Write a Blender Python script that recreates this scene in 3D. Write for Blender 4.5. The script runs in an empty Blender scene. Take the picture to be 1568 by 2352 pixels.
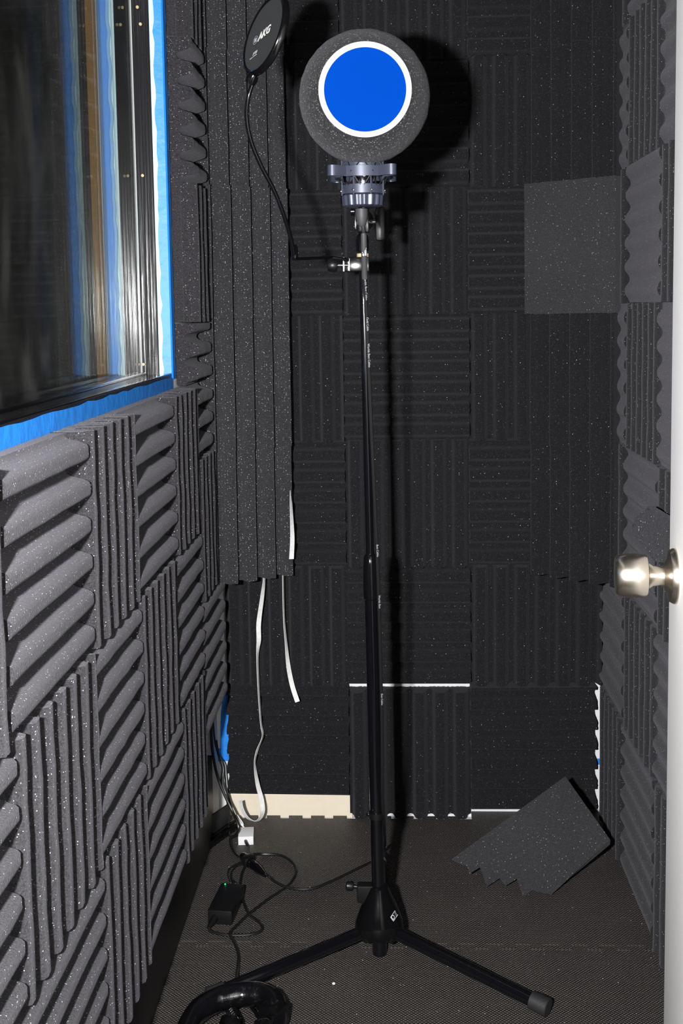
import bpy, bmesh, math, random
from mathutils import Vector, Matrix, Euler
random.seed(11)
PI = math.pi
S = bpy.context.scene
COL = S.collection
# ------------------------------------------------------------------ camera
F, CY = 2602.3, 960.3
CAM = Vector((0, -2.742, 1.277))
PITCH, YAW, ROLL = .0946, .0451, -.015

def ray(x, y):
    a, b = x - 784, y - CY
    c, s = math.cos(ROLL), math.sin(ROLL)
    u = a*c + b*s; v = -a*s + b*c
    yy, zz = F, -v
    Y = yy*math.cos(PITCH) + zz*math.sin(PITCH); Z = zz*math.cos(PITCH) - yy*math.sin(PITCH)
    X = u*math.cos(YAW) - Y*math.sin(YAW); Y2 = u*math.sin(YAW) + Y*math.cos(YAW)
    return Vector((X, Y2, Z)) / F
def onX(x, y, X0): r = ray(x, y); return CAM + r*(X0/r.x)
def onY(x, y, Y0): r = ray(x, y); return CAM + r*((Y0 - CAM.y)/r.y)
def onZ(x, y, Z0): r = ray(x, y); return CAM + r*((Z0 - CAM.z)/r.z)

cd = bpy.data.cameras.new('camera'); cam = bpy.data.objects.new('camera', cd); COL.objects.link(cam)
fw = ray(784, CY).normalized(); rt = (ray(784+F, CY) - ray(784, CY)).normalized(); up = (ray(784, CY-F) - ray(784, CY)).normalized()
M = Matrix((rt, up, -fw)).transposed().to_4x4(); M.translation = CAM
cam.matrix_world = M
cd.sensor_fit = 'VERTICAL'; cd.sensor_height = 36; cd.sensor_width = 24
cd.lens = F*36/2352; cd.shift_y = -(1176-CY)/2352; cd.clip_start = .02
S.camera = cam

# ------------------------------------------------------------------ materials
def new_mat(name):
    m = bpy.data.materials.new(name); m.use_nodes = True
    nt = m.node_tree; b = nt.nodes['Principled BSDF']
    return m, nt, b
def plain(name, col, rough=.5, metal=0, spec=.5, noise=0, nscale=60, bump=0, coat=0):
    m, nt, b = new_mat(name)
    b.inputs['Base Color'].default_value = (*col, 1); b.inputs['Roughness'].default_value = rough
    b.inputs['Metallic'].default_value = metal; b.inputs['Specular IOR Level'].default_value = spec
    b.inputs['Coat Weight'].default_value = coat
    tc = nt.nodes.new('ShaderNodeTexCoord'); n = nt.nodes.new('ShaderNodeTexNoise')
    n.inputs['Scale'].default_value = nscale; n.inputs['Detail'].default_value = 4
    nt.links.new(tc.outputs['Object'], n.inputs['Vector'])
    if noise:
        r = nt.nodes.new('ShaderNodeMapRange'); r.inputs['To Min'].default_value = 1-noise; r.inputs['To Max'].default_value = 1+noise
        nt.links.new(n.outputs['Fac'], r.inputs['Value'])
        mx = nt.nodes.new('ShaderNodeVectorMath'); mx.operation = 'SCALE'; mx.inputs[0].default_value = col
        nt.links.new(r.outputs[0], mx.inputs['Scale']); nt.links.new(mx.outputs[0], b.inputs['Base Color'])
    if bump:
        bp = nt.nodes.new('ShaderNodeBump'); bp.inputs['Strength'].default_value = 1; bp.inputs['Distance'].default_value = bump
        nt.links.new(n.outputs['Fac'], bp.inputs['Height']); nt.links.new(bp.outputs[0], b.inputs['Normal'])
    return m

def speckled(name, base, glint_or_dust, scale=260, amount=.08, radius=.2, rough=.95, bumpd=.0012, fine=.35, bscale=420, sheen=0, weave=False, spec=.2):
    m, nt, b = new_mat(name); N, L = nt.nodes, nt.links
    tc = N.new('ShaderNodeTexCoord'); oi = N.new('ShaderNodeObjectInfo')
    sc = N.new('ShaderNodeMath'); sc.operation = 'MULTIPLY'; sc.inputs[1].default_value = 37.0
    L.new(oi.outputs['Random'], sc.inputs[0])
    ad = N.new('ShaderNodeVectorMath'); ad.operation = 'ADD'; L.new(tc.outputs['Object'], ad.inputs[0]); L.new(sc.outputs[0], ad.inputs[1])
    no = N.new('ShaderNodeTexNoise'); no.inputs['Scale'].default_value = bscale; no.inputs['Detail'].default_value = 2
    lo = N.new('ShaderNodeTexNoise'); lo.inputs['Scale'].default_value = 9; lo.inputs['Detail'].default_value = 2
    L.new(ad.outputs[0], no.inputs['Vector']); L.new(ad.outputs[0], lo.inputs['Vector'])
    rb = N.new('ShaderNodeMapRange'); rb.inputs['From Min'].default_value = .3; rb.inputs['From Max'].default_value = .7
    rb.inputs['To Min'].default_value = 1-fine; rb.inputs['To Max'].default_value = 1+fine
    L.new(no.outputs['Fac'], rb.inputs['Value'])
    rl = N.new('ShaderNodeMapRange'); rl.inputs['To Min'].default_value = .8; rl.inputs['To Max'].default_value = 1.2
    L.new(lo.outputs['Fac'], rl.inputs['Value'])
    mm = N.new('ShaderNodeMath'); mm.operation = 'MULTIPLY'; L.new(rb.outputs[0], mm.inputs[0]); L.new(rl.outputs[0], mm.inputs[1])
    cs = N.new('ShaderNodeVectorMath'); cs.operation = 'SCALE'; cs.inputs[0].default_value = base; L.new(mm.outputs[0], cs.inputs['Scale'])
    cur = cs.outputs[0]
    for k, (s_, am, ra, st) in enumerate(((scale, amount, radius, 1.0), (scale*2.3, .22, .36, .10))):  # on foam, glints painted as pale dots; on the mat, dust specks
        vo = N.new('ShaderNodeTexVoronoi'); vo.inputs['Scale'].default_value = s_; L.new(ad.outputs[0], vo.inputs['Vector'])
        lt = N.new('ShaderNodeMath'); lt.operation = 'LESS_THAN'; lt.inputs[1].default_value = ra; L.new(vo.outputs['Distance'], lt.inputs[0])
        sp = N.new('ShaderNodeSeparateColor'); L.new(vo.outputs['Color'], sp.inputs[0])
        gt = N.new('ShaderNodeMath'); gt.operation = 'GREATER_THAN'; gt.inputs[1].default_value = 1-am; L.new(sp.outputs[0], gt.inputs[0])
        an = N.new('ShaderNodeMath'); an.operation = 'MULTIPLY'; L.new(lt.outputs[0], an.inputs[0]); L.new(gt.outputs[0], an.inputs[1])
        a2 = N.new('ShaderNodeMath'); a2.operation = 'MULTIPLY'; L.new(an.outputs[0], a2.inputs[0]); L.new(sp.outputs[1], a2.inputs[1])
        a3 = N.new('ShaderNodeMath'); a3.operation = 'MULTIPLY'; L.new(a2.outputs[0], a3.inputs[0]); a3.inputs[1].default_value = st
        mx = N.new('ShaderNodeMix'); mx.data_type = 'RGBA'; L.new(a3.outputs[0], mx.inputs['Factor']); L.new(cur, mx.inputs[6]); mx.inputs[7].default_value = (*glint_or_dust, 1)
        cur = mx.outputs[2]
    L.new(cur, b.inputs['Base Color'])
    b.inputs['Roughness'].default_value = rough; b.inputs['Specular IOR Level'].default_value = spec
    b.inputs['Sheen Weight'].default_value = sheen; b.inputs['Sheen Roughness'].default_value = .6
    b.inputs['Sheen Tint'].default_value = (.8, .78, .85, 1)
    h = no.outputs['Fac']
    if weave:
        mp = N.new('ShaderNodeMapping'); mp.inputs['Rotation'].default_value = (0, 0, .785); L.new(tc.outputs['Object'], mp.inputs[0])
        ck = []
        for d in ('X', 'Y'):
            w = N.new('ShaderNodeTexWave'); w.bands_direction = d; w.inputs['Scale'].default_value = 60; L.new(mp.outputs[0], w.inputs[0]); ck.append(w)
        h_ = N.new('ShaderNodeMath'); h_.operation = 'MULTIPLY'; L.new(ck[0].outputs['Fac'], h_.inputs[0]); L.new(ck[1].outputs['Fac'], h_.inputs[1])
        h = h_.outputs[0]
    bp = N.new('ShaderNodeBump'); bp.inputs['Strength'].default_value = .8; bp.inputs['Distance'].default_value = bumpd
    L.new(h, bp.inputs['Height']); L.new(bp.outputs[0], b.inputs['Normal'])
    return m

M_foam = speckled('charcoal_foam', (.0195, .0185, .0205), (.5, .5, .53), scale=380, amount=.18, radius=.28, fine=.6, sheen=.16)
M_foamright = speckled('charcoal_foam_dimmed', (.0100, .0097, .0108), (.40, .40, .43), scale=380, amount=.14, radius=.26, sheen=.12)  # same foam, colour darkened for the dimmer light on the right wall
M_foampanel = speckled('charcoal_foam_brightened', (.0215, .0210, .0225), (.56, .56, .6), scale=330, amount=.24, radius=.27, fine=.6, sheen=.16)  # same foam, colour lightened so the left corner panel looks more lit
M_foamback = speckled('charcoal_foam_shaded', (.0072, .0069, .0080), (.55, .55, .58), scale=230, amount=.08, radius=.18, sheen=.06)  # same charcoal foam with the back wall's shade put into its colour
M_foamcut = speckled('charcoal_foam_flat', (.026, .0255, .028), (.42, .42, .45), scale=330, amount=.14, radius=.24, sheen=.1)
M_ball = speckled('windscreen_foam', (.0105, .011, .0115), (.15, .16, .165), scale=420, amount=.3, radius=.4, bumpd=.002, bscale=330, fine=.7, sheen=.08)
M_mat = speckled('eva_mat', (.056, .050, .046), (.6, .6, .6), scale=150, amount=.05, radius=.17, rough=.45, bumpd=.004, fine=.3, weave=True, spec=.35)
M_wall = plain('white_paint', (.74, .76, .76), .6, noise=.04)
M_base = plain('cream_trim', (.78, .70, .55), .5, noise=.05)
M_door = plain('door_paint', (.95, .94, .91), .4, noise=.02)
M_tape = plain('blue_tape', (.015, .22, .72), .5, noise=.15, nscale=35, bump=.002)
M_jamb = plain('pale_jamb', (.45, .72, .80), .5, noise=.1)
M_black = plain('black_plastic', (.0045, .0045, .005), .38, spec=.35, noise=.1)
M_gloss = plain('gloss_black', (.003, .003, .0034), .14, spec=.4, noise=.1)
M_metalblk = plain('black_enamel', (.003, .003, .004), .09, spec=.5)
M_rub = plain('rubber', (.012, .012, .013), .6, noise=.2, bump=.0003, nscale=300)
M_chrome = plain('chrome', (.85, .85, .88), .12, metal=1)
M_blue_metal = plain('slate_metal', (.042, .049, .072), .38, metal=.35, noise=.05)
M_nickel = plain('satin_nickel', (.60, .54, .45), .27, metal=1)
M_white = plain('white_plastic', (.80, .80, .80), .45)
M_strip = plain('strip_white', (.72, .72, .70), .5, noise=.2, nscale=120)
M_bluemesh = plain('blue_mesh', (.0, .028, .20), .9, spec=.02, noise=.12, nscale=900)
M_red = plain('red_plastic', (.25, .02, .01), .5)
M_brass = plain('tan_ring', (.45, .36, .20), .4, noise=.1)
M_greycable = plain('grey_boot', (.034, .034, .036), .55, spec=.3)
M_cable = plain('cable_black', (.007, .0072, .0075), .4)
M_print = plain('white_print', (.6, .6, .58), .6)
M_grey_print = plain('grey_print', (.26, .26, .28), .6)
M_orange = plain('pine_wood', (.95, .45, .08), .5, noise=.2, nscale=20)
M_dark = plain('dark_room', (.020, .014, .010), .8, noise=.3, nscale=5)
M_vinyl = plain('padded_vinyl', (.003, .003, .004), .15, bump=.002, nscale=40, coat=.3)
M_fabricdisc = plain('disc_mesh', (.018, .020, .021), .8, noise=.2, nscale=800)

def wood_black():
    m, nt, b = new_mat('black_painted_wood'); N, L = nt.nodes, nt.links
    tc = N.new('ShaderNodeTexCoord'); mp = N.new('ShaderNodeMapping'); mp.inputs['Scale'].default_value = (170, 170, 3)
    n = N.new('ShaderNodeTexNoise'); n.inputs['Scale'].default_value = 1; n.inputs['Detail'].default_value = 3
    L.new(tc.outputs['Object'], mp.inputs[0]); L.new(mp.outputs[0], n.inputs['Vector'])
    bp = N.new('ShaderNodeBump'); bp.inputs['Distance'].default_value = .0012; bp.inputs['Strength'].default_value = .8
    L.new(n.outputs['Fac'], bp.inputs['Height']); L.new(bp.outputs[0], b.inputs['Normal'])
    b.inputs['Base Color'].default_value = (.012, .012, .013, 1); b.inputs['Roughness'].default_value = .19; b.inputs['Specular IOR Level'].default_value = .45
    return m
M_wood = wood_black()

def pane_mat():
    m = bpy.data.materials.new('window_glass'); m.use_nodes = True; nt = m.node_tree; N, L = nt.nodes, nt.links
    for n in list(N): N.remove(n)
    out = N.new('ShaderNodeOutputMaterial'); ge = N.new('ShaderNodeNewGeometry')
    dt = N.new('ShaderNodeVectorMath'); dt.operation = 'DOT_PRODUCT'; L.new(ge.outputs['Normal'], dt.inputs[0]); L.new(ge.outputs['Incoming'], dt.inputs[1])
    ab = N.new('ShaderNodeMath'); ab.operation = 'ABSOLUTE'; L.new(dt.outputs['Value'], ab.inputs[0])
    om = N.new('ShaderNodeMath'); om.operation = 'SUBTRACT'; om.inputs[0].default_value = 1; L.new(ab.outputs[0], om.inputs[1])
    pw = N.new('ShaderNodeMath'); pw.operation = 'POWER'; L.new(om.outputs[0], pw.inputs[0]); pw.inputs[1].default_value = 5
    ma = N.new('ShaderNodeMath'); ma.operation = 'MULTIPLY_ADD'; L.new(pw.outputs[0], ma.inputs[0]); ma.inputs[1].default_value = .84; ma.inputs[2].default_value = .04
    tr = N.new('ShaderNodeBsdfTransparent'); tr.inputs[0].default_value = (.96, .98, .97, 1)
    gl = N.new('ShaderNodeBsdfGlossy'); gl.inputs['Roughness'].default_value = .015
    mx = N.new('ShaderNodeMixShader'); L.new(ma.outputs[0], mx.inputs[0]); L.new(tr.outputs[0], mx.inputs[1]); L.new(gl.outputs[0], mx.inputs[2])
    # smeared dust on the pane
    df = N.new('ShaderNodeBsdfDiffuse'); df.inputs[0].default_value = (.6, .58, .55, 1)
    tc = N.new('ShaderNodeTexCoord'); mp = N.new('ShaderNodeMapping'); mp.inputs['Scale'].default_value = (5, 5, 2.2)
    no = N.new('ShaderNodeTexNoise'); no.inputs['Scale'].default_value = 1.6; no.inputs['Detail'].default_value = 5; no.inputs['Distortion'].default_value = 1.2
    L.new(tc.outputs['Object'], mp.inputs[0]); L.new(mp.outputs[0], no.inputs['Vector'])
    mr = N.new('ShaderNodeMapRange'); mr.inputs['From Min'].default_value = .5; mr.inputs['From Max'].default_value = .8; mr.inputs['To Max'].default_value = .045; mr.inputs['To Min'].default_value = .001
    L.new(no.outputs['Fac'], mr.inputs['Value'])
    m2 = N.new('ShaderNodeMixShader'); L.new(mr.outputs[0], m2.inputs[0]); L.new(mx.outputs[0], m2.inputs[1]); L.new(df.outputs[0], m2.inputs[2])
    L.new(m2.outputs[0], out.inputs[0])
    return m
M_glass = pane_mat()

# ------------------------------------------------------------------ mesh helpers
def finish(name, bm, mat, parent=None, smooth=True, angle=35, keep=False):
    bmesh.ops.recalc_face_normals(bm, faces=bm.faces)
    me = bpy.data.meshes.new(name); bm.to_mesh(me); bm.free()
    me.materials.append(mat)
    if smooth:
        for p in me.polygons: p.use_smooth = True
        me.set_sharp_from_angle(angle=math.radians(angle))
    o = bpy.data.objects.new(name, me); COL.objects.link(o)
    if parent is not None:
        o.parent = parent
        pm = parent.matrix_basis.copy(); pp = parent.parent
        w = parent.get('_w')
        o.matrix_parent_inverse = WM[parent.name].inverted()
        WM[o.name] = Matrix.Identity(4)
    elif not keep:
        xs = [v.co for v in me.vertices]
        c = Vector(((min(v.x for v in xs)+max(v.x for v in xs))/2, (min(v.y for v in xs)+max(v.y for v in xs))/2, min(v.z for v in xs)))
        me.transform(Matrix.Translation(-c)); o.location = c
        WM[o.name] = Matrix.Translation(c)
    return o
WM = {}
def tag(o, label, cat, group=None, kind=None):
    o['label'] = label; o['category'] = cat
    if group: o['group'] = group
    if kind: o['kind'] = kind
    return o
def thing(name, loc, label, cat, group=None):
    o = bpy.data.objects.new(name, None); COL.objects.link(o); o.location = loc; o.empty_display_size = .02
    WM[o.name] = Matrix.Translation(Vector(loc))
    return tag(o, label, cat, group)
def struct(name, bm, mat, label=None):
    o = finish(name, bm, mat, smooth=False); o['kind'] = 'structure'
    if label: o['label'] = label
    return o
def box(bm, lo, hi, bev=0, mat4=None):
    g = bmesh.ops.create_cube(bm, size=1)['verts']
    lo, hi = Vector(lo), Vector(hi); c = (lo+hi)/2; d = hi-lo
    for v in g: v.co = Vector((v.co.x*d.x, v.co.y*d.y, v.co.z*d.z)) + c
    fs = list({f for v in g for f in v.link_faces})
    if bev:
        es = list({e for f in fs for e in f.edges})
        r = bmesh.ops.bevel(bm, geom=es, offset=bev, segments=2, affect='EDGES', profile=.6)
        g = list({v for f in r['faces'] for v in f.verts} | {v for v in g if v.is_valid})
    if mat4 is not None:
        for v in g: v.co = mat4 @ v.co
    return g
def B(lo, hi, bev=0, mat4=None):
    bm = bmesh.new(); box(bm, lo, hi, bev, mat4); return bm
def frame_of(t):
    t = t.normalized(); a = Vector((0, 0, 1)) if abs(t.z) < .9 else Vector((1, 0, 0))
    n = t.cross(a).normalized(); return n, t.cross(n).normalized()
def spline(pts, sub=8):
    P = [Vector(p) for p in pts]; out = []
    for i in range(len(P)-1):
        p0 = P[max(i-1, 0)]; p1 = P[i]; p2 = P[i+1]; p3 = P[min(i+2, len(P)-1)]
        for k in range(sub):
            t = k/sub
            out.append(.5*((2*p1) + (p2-p0)*t + (2*p0-5*p1+4*p2-p3)*t*t + (3*p1-p0-3*p2+p3)*t**3))
    out.append(P[-1]); return out
def tube(bm, pts, r, seg=12, caps=True):
    n0 = None; rings = []
    N = len(pts)
    for i, p in enumerate(pts):
        t = (pts[min(i+1, N-1)] - pts[max(i-1, 0)]).normalized()
        if n0 is None: n0, _ = frame_of(t)
        n0 = (n0 - t*n0.dot(t)).normalized(); b = t.cross(n0)
        rr = r[i] if isinstance(r, (list, tuple)) else r
        rings.append([bm.verts.new(p + (n0*math.cos(a) + b*math.sin(a))*rr) for a in [2*PI*k/seg for k in range(seg)]])
    for a, b_ in zip(rings, rings[1:]):
        for k in range(seg): bm.faces.new((a[k], a[(k+1) % seg], b_[(k+1) % seg], b_[k]))
    if caps: bm.faces.new(rings[0][::-1]); bm.faces.new(rings[-1])
def T(pts, r, seg=12, sub=0):
    bm = bmesh.new(); pts = spline(pts, sub) if sub else [Vector(p) for p in pts]; tube(bm, pts, r, seg); return bm
def lathe(bm, prof, o, axis, seg=40, closed=False, fn=None):
    """prof = [(distance along axis, radius)]"""
    axis = Vector(axis).normalized(); n, b = frame_of(axis); o = Vector(o); rings = []
    for z, r in prof:
        if r < 1e-6: rings.append([bm.verts.new(o + axis*z)]); continue
        rings.append([bm.verts.new(o + axis*z + (n*math.cos(a) + b*math.sin(a))*(r*(fn(a, z) if fn else 1))) for a in [2*PI*k/seg for k in range(seg)]])
    prs = list(zip(rings, rings[1:])) + ([(rings[-1], rings[0])] if closed else [])
    for A, C in prs:
        for k in range(seg):
            j = (k+1) % seg
            if len(A) == 1 and len(C) == 1: continue
            if len(A) == 1: bm.faces.new((A[0], C[j], C[k]))
            elif len(C) == 1: bm.faces.new((A[k], A[j], C[0]))
            else: bm.faces.new((A[k], A[j], C[j], C[k]))
    if not closed:
        for R_ in (rings[0], rings[-1]):
            if len(R_) > 2: bm.faces.new(R_)
def LA(prof, o, axis, seg=40, closed=False, fn=None):
    bm = bmesh.new(); lathe(bm, prof, o, axis, seg, closed, fn); return bm
def lettering(name, body, origin, right, upv, size, mat, parent, extrude=.0002, shear=0, align='CENTER', offset=0):
    cu = bpy.data.curves.new(name, 'FONT'); cu.body = body; cu.size = size; cu.extrude = extrude; cu.shear = shear
    cu.align_x = align; cu.align_y = 'CENTER'; cu.offset = offset; cu.resolution_u = 4
    tmp = bpy.data.objects.new('tmp', cu); COL.objects.link(tmp)
    dg = bpy.context.evaluated_depsgraph_get(); me = bpy.data.meshes.new_from_object(tmp.evaluated_get(dg))
    COL.objects.unlink(tmp); bpy.data.objects.remove(tmp)
    r = Vector(right).normalized(); n = r.cross(Vector(upv)).normalized(); u = n.cross(r)
    m = Matrix((r, u, n)).transposed().to_4x4(); m.translation = Vector(origin)
    me.transform(m); me.materials.clear(); me.materials.append(mat)
    o = bpy.data.objects.new(name, me); COL.objects.link(o); o.parent = parent
    o.matrix_parent_inverse = WM[parent.name].inverted(); WM[o.name] = Matrix.Identity(4)
    return o

# ------------------------------------------------------------------ room shell
WL, WR, WB, NEAR, TOP = -.456, .562, .052, -2.2, 2.36
WY0, WY1, WZ0, WZ1 = -2.17, -.40, 1.15, 2.25           # window opening in the left wall
bm = B((WL-.16, NEAR, -.06), (WR+.1, WB+.08, -.013)); struct('floor', bm, M_wall)
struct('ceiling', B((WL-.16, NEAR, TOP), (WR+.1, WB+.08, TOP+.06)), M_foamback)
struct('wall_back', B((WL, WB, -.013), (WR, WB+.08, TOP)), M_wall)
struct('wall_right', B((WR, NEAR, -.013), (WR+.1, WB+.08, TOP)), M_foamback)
bm = bmesh.new()
box(bm, (WL-.155, NEAR, -.013), (WL, WB+.08, WZ0-.012)); box(bm, (WL-.155, NEAR, WZ1), (WL, WB+.08, TOP))
box(bm, (WL-.155, WY1+.002, WZ0-.012), (WL, WB+.08, WZ1)); box(bm, (WL-.155, NEAR, WZ0-.012), (WL, WY0, WZ1))
struct('wall_left', bm, M_wall)
struct('baseboard_back', B((WL+.02, WB-.016, -.012), (-.112, WB-.0005, .052), .003), M_base)
struct('shade_strip_left', B((WL+.0005, NEAR, -.012), (WL+.010, -.10, .208)), M_black)  # added black strip, stands in for the shade below the left foam
# dark room seen through the window
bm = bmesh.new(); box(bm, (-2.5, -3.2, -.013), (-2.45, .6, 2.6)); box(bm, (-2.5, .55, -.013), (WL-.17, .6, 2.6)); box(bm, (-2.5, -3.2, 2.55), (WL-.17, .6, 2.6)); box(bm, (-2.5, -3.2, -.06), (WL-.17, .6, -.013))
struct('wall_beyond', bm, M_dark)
tl = onX(45, 868, -2.41)
struct('trim_3', B((-2.44, tl.y-.6, tl.z-.012), (-2.40, tl.y, tl.z+.012)), M_orange, 'thin tan ledge across the dark room beyond the window')

# window: boards, panes, sill
w = thing('window_1', (WL-.08, WY1, WZ0), 'double-glazed booth window with black wooden frame and blue tape edging', 'window')
del w['category']; w['kind'] = 'structure'
sp = math.radians(1.5)
def jamb(name, x0, x1, mat, yoff=0, th=.012):
    # far reveal boards, splayed a little towards the room
    bmj = bmesh.new(); xr = WL-.0
    vs = []
    for x in (x0, x1):
        y = WY1 - (xr - x)*math.tan(sp)*1.0
        vs.append((x, y - yoff))
    pts = [vs[0], vs[1], (vs[1][0], WY1+.001), (vs[0][0], WY1+.001)]
    lo = [bmj.verts.new((p[0], p[1]-.0, WZ0)) for p in pts]; hi = [bmj.verts.new((p[0], p[1], WZ1)) for p in pts]
    bmj.faces.new(lo); bmj.faces.new(hi[::-1])
    for i in range(4): bmj.faces.new((lo[i], lo[(i+1) % 4], hi[(i+1) % 4], hi[i]))
    return finish(name, bmj, mat, w, smooth=False)
o = jamb('pale_reveal', -.483, -.4565, M_jamb, .003); o['label'] = 'pale strip beside the blue tape'
jb = jamb('reveal_board', -.5185, -.4835, M_wood, .004)
jamb('reveal_board', -.555, -.5235, M_wood, .004)
o = jamb('outer_board', -.612, -.592, M_orange, .006); o['label'] = 'bare orange pine edge'
jamb('outer_reveal', -.5915, -.561, M_wall, .004)
for i, (px, py) in enumerate(((322, 55), (315, 16), (327, 403), (329, 837))):
    c = onY(px, py, WY1-.0135)
    bm = LA([(0, .0035), (.0025, .003), (.003, 0)], (max(c.x, -.5175), c.y+.002, c.z), (0, -1, 0), 10); finish('nail_head', bm, M_brass, jb)
finish('pane', B((-.5225, WY0+.002, WZ0+.001), (-.5190, WY1-.010, WZ1)), M_glass, w, smooth=False)
finish('pane', B((-.5600, WY0+.002, WZ0+.001), (-.5565, WY1-.012, WZ1)), M_glass, w, smooth=False)
finish('sill', B((-.61, WY0, WZ0-.011), (WL-.001, WY1, WZ0), .001), M_wood, w, smooth=False)
bm = bmesh.new(); box(bm, (-.5185, WY0, WZ0), (-.509, WY1-.012, WZ0+.006), .002); box(bm, (WL-.012, WY0, WZ0-.0005), (WL-.001, WY1-.008, WZ0+.003), .001)
finish('glazing_bead', bm, M_gloss, w)
# tape on the wall round the opening and on the far reveal
def wavy_strip(name, a, b_, wdir, wid, nrm, mat, label, cat, group=None, amp=.003, n=40, th=.0009, parent=None):
    bmj = bmesh.new(); a, b_ = Vector(a), Vector(b_); wdir = Vector(wdir); nrm = Vector(nrm); L_ = []
    for i in range(n+1):
        p = a.lerp(b_, i/n); e1 = random.uniform(-amp, amp)*.5; e2 = random.uniform(-amp, amp)
        q = [p + wdir*e1, p + wdir*(wid+e2)]
        L_.append([bmj.verts.new(q[0]), bmj.verts.new(q[1]), bmj.verts.new(q[1]+nrm*th), bmj.verts.new(q[0]+nrm*th)])
    for A, C in zip(L_, L_[1:]):
        for k in range(4): bmj.faces.new((A[k], A[(k+1) % 4], C[(k+1) % 4], C[k]))
    bmj.faces.new(L_[0]); bmj.faces.new(L_[-1][::-1])
    o = finish(name, bmj, mat, parent, smooth=False)
    if parent is None: tag(o, label, cat, group)
    return o
wavy_strip('painters_tape', (WL, WY0, WZ0+.000), (WL, WY1-.004, WZ0-.006), (0, 0, -1), .030, (1, 0, 0), M_tape, 'blue painters tape along the wall under the window sill', 'tape')
# far reveal tape (wraps over the corner)
bm = bmesh.new()
yj = WY1 - .0045
n = 50
rows = []
for i in range(n+1):
    z = WZ0-.01 + (WZ1-WZ0)*i/n; e = random.uniform(-.0012, .0012)
    pr = [(-.4745+e*2, yj-.0035), (-.4575, yj-.001), (WL+.0015, yj+.002), (WL+.0015, yj+.030+e*3), (WL+.0003, yj+.030+e*3), (WL+.0003, yj+.0032), (-.4575, yj+.0001), (-.4745+e*2, yj-.0024)]
    rows.append([bm.verts.new((x, y, z)) for x, y in pr])
for A, C in zip(rows, rows[1:]):
    for k in range(8): bm.faces.new((A[k], A[(k+1) % 8], C[(k+1) % 8], C[k]))
bm.faces.new(rows[0]); bm.faces.new(rows[-1][::-1])
tag(finish('painters_tape', bm, M_tape, smooth=False), 'long upright blue painters tape folded over the far window edge', 'tape')

# ------------------------------------------------------------------ foam tiles
PITCHR = .0508
def foam_mesh(w, h, seed=0, flat=False, amp=.034):
    rnd = random.Random(seed); bm = bmesh.new()
    n = max(1, w/PITCHR); per = 14
    xs = []; k = 0
    cnt = max(int(round(n*per)), 4)
    if abs(n-round(n)) < .12: n = round(n)
    NS = 8
    wob = [[rnd.uniform(-.0003, .0003) for _ in range(int(n)+2)] for _ in range(NS+1)]
    dep = [[rnd.uniform(-.0009, .0009) for _ in range(int(n)+2)] for _ in range(NS+1)]
    rows = []
    for j in range(NS+1):
        y = -h/2 + h*j/NS
        row = []
        for i in range(cnt+1):
            s = n*i/cnt; x = -w/2 + w*i/cnt; c = min(int(s), len(wob[0])-1)
            g = .5 + .5*math.tanh((2.1 if amp > .03 else .6)*(-math.cos(2*PI*s)+.30))/math.tanh(2.3 if amp > .03 else .7)
            g = max(0, min(1, g))
            z = .046 if flat else .051 - amp*(1-g) + dep[j][c]*g
            if 0 < i < cnt: x += wob[j][c]*g
            yy = y + (rnd.uniform(-.0008, .0008) if j in (0, NS) else 0)
            row.append(bm.verts.new((x, yy, z)))
        rows.append(row)
    for a, b_ in zip(rows, rows[1:]):
        for i in range(cnt): bm.faces.new((a[i], a[i+1], b_[i+1], b_[i]))
    bk = [[bm.verts.new((v.co.x, v.co.y, 0)) for v in r] for r in (rows[0], rows[-1])]
    for i in range(cnt):
        bm.faces.new((rows[0][i+1], rows[0][i], bk[0][i], bk[0][i+1])); bm.faces.new((rows[-1][i], rows[-1][i+1], bk[1][i+1], bk[1][i]))
    bm.faces.new([bk[0][0], bk[0][-1], bk[1][-1], bk[1][0]] if False else bk[0] + bk[1][::-1])
    L0 = [r[0] for r in rows]; L1 = [r[-1] for r in rows]
    bm.faces.new([bk[0][0]] + L0 + [bk[1][0]]); bm.faces.new(([bk[0][-1]] + L1 + [bk[1][-1]])[::-1])
    bmesh.ops.recalc_face_normals(bm, faces=bm.faces)
    me = bpy.data.meshes.new('acoustic_foam_tile'); bm.to_mesh(me); bm.free()
    for p in me.polygons: p.use_smooth = True
    me.set_sharp_from_angle(angle=math.radians(50))
    return me
CACHE = {}
def tile(origin, udir, u0, u1, z0, z1, nrm, vert, label, group, flat=False, gap=.0010, push=0, rot=None, amp=.034, mat=None):
    """a tile glued to the plane through origin; u runs along udir, z is height; vert = ridges upright"""
    udir = Vector(udir).normalized(); nrm = Vector(nrm).normalized(); Z = Vector((0, 0, 1))
    du, dz = abs(u1-u0)-gap, (z1-z0)-gap
    w_, h_ = (du, dz) if vert else (dz, du)
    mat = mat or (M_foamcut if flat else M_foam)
    key = (round(w_, 3), round(h_, 3), random.randint(0, 2), flat, amp, mat.name)
    if key not in CACHE:
        CACHE[key] = foam_mesh(w_, h_, len(CACHE)*7+3, flat, amp); CACHE[key].materials.append(mat)
    o = bpy.data.objects.new('acoustic_foam_tile', CACHE[key]); COL.objects.link(o)
    ax = udir if vert else Z
    ay = nrm.cross(ax)
    m = Matrix((ax, ay, nrm)).transposed().to_4x4()
    r = rot if rot is not None else random.uniform(-.003, .003)
    m = m @ Matrix.Rotation(r, 4, 'Z')
    m.translation = Vector(origin) + udir*((u0+u1)/2) + Z*((z0+z1)/2) + nrm*(.0012+push)
    o.matrix_world = m
    tag(o, label, 'foam tile', group)
    return o
ORD = ['bottom', 'second', 'third', 'fourth', 'fifth', 'sixth', 'seventh']
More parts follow.
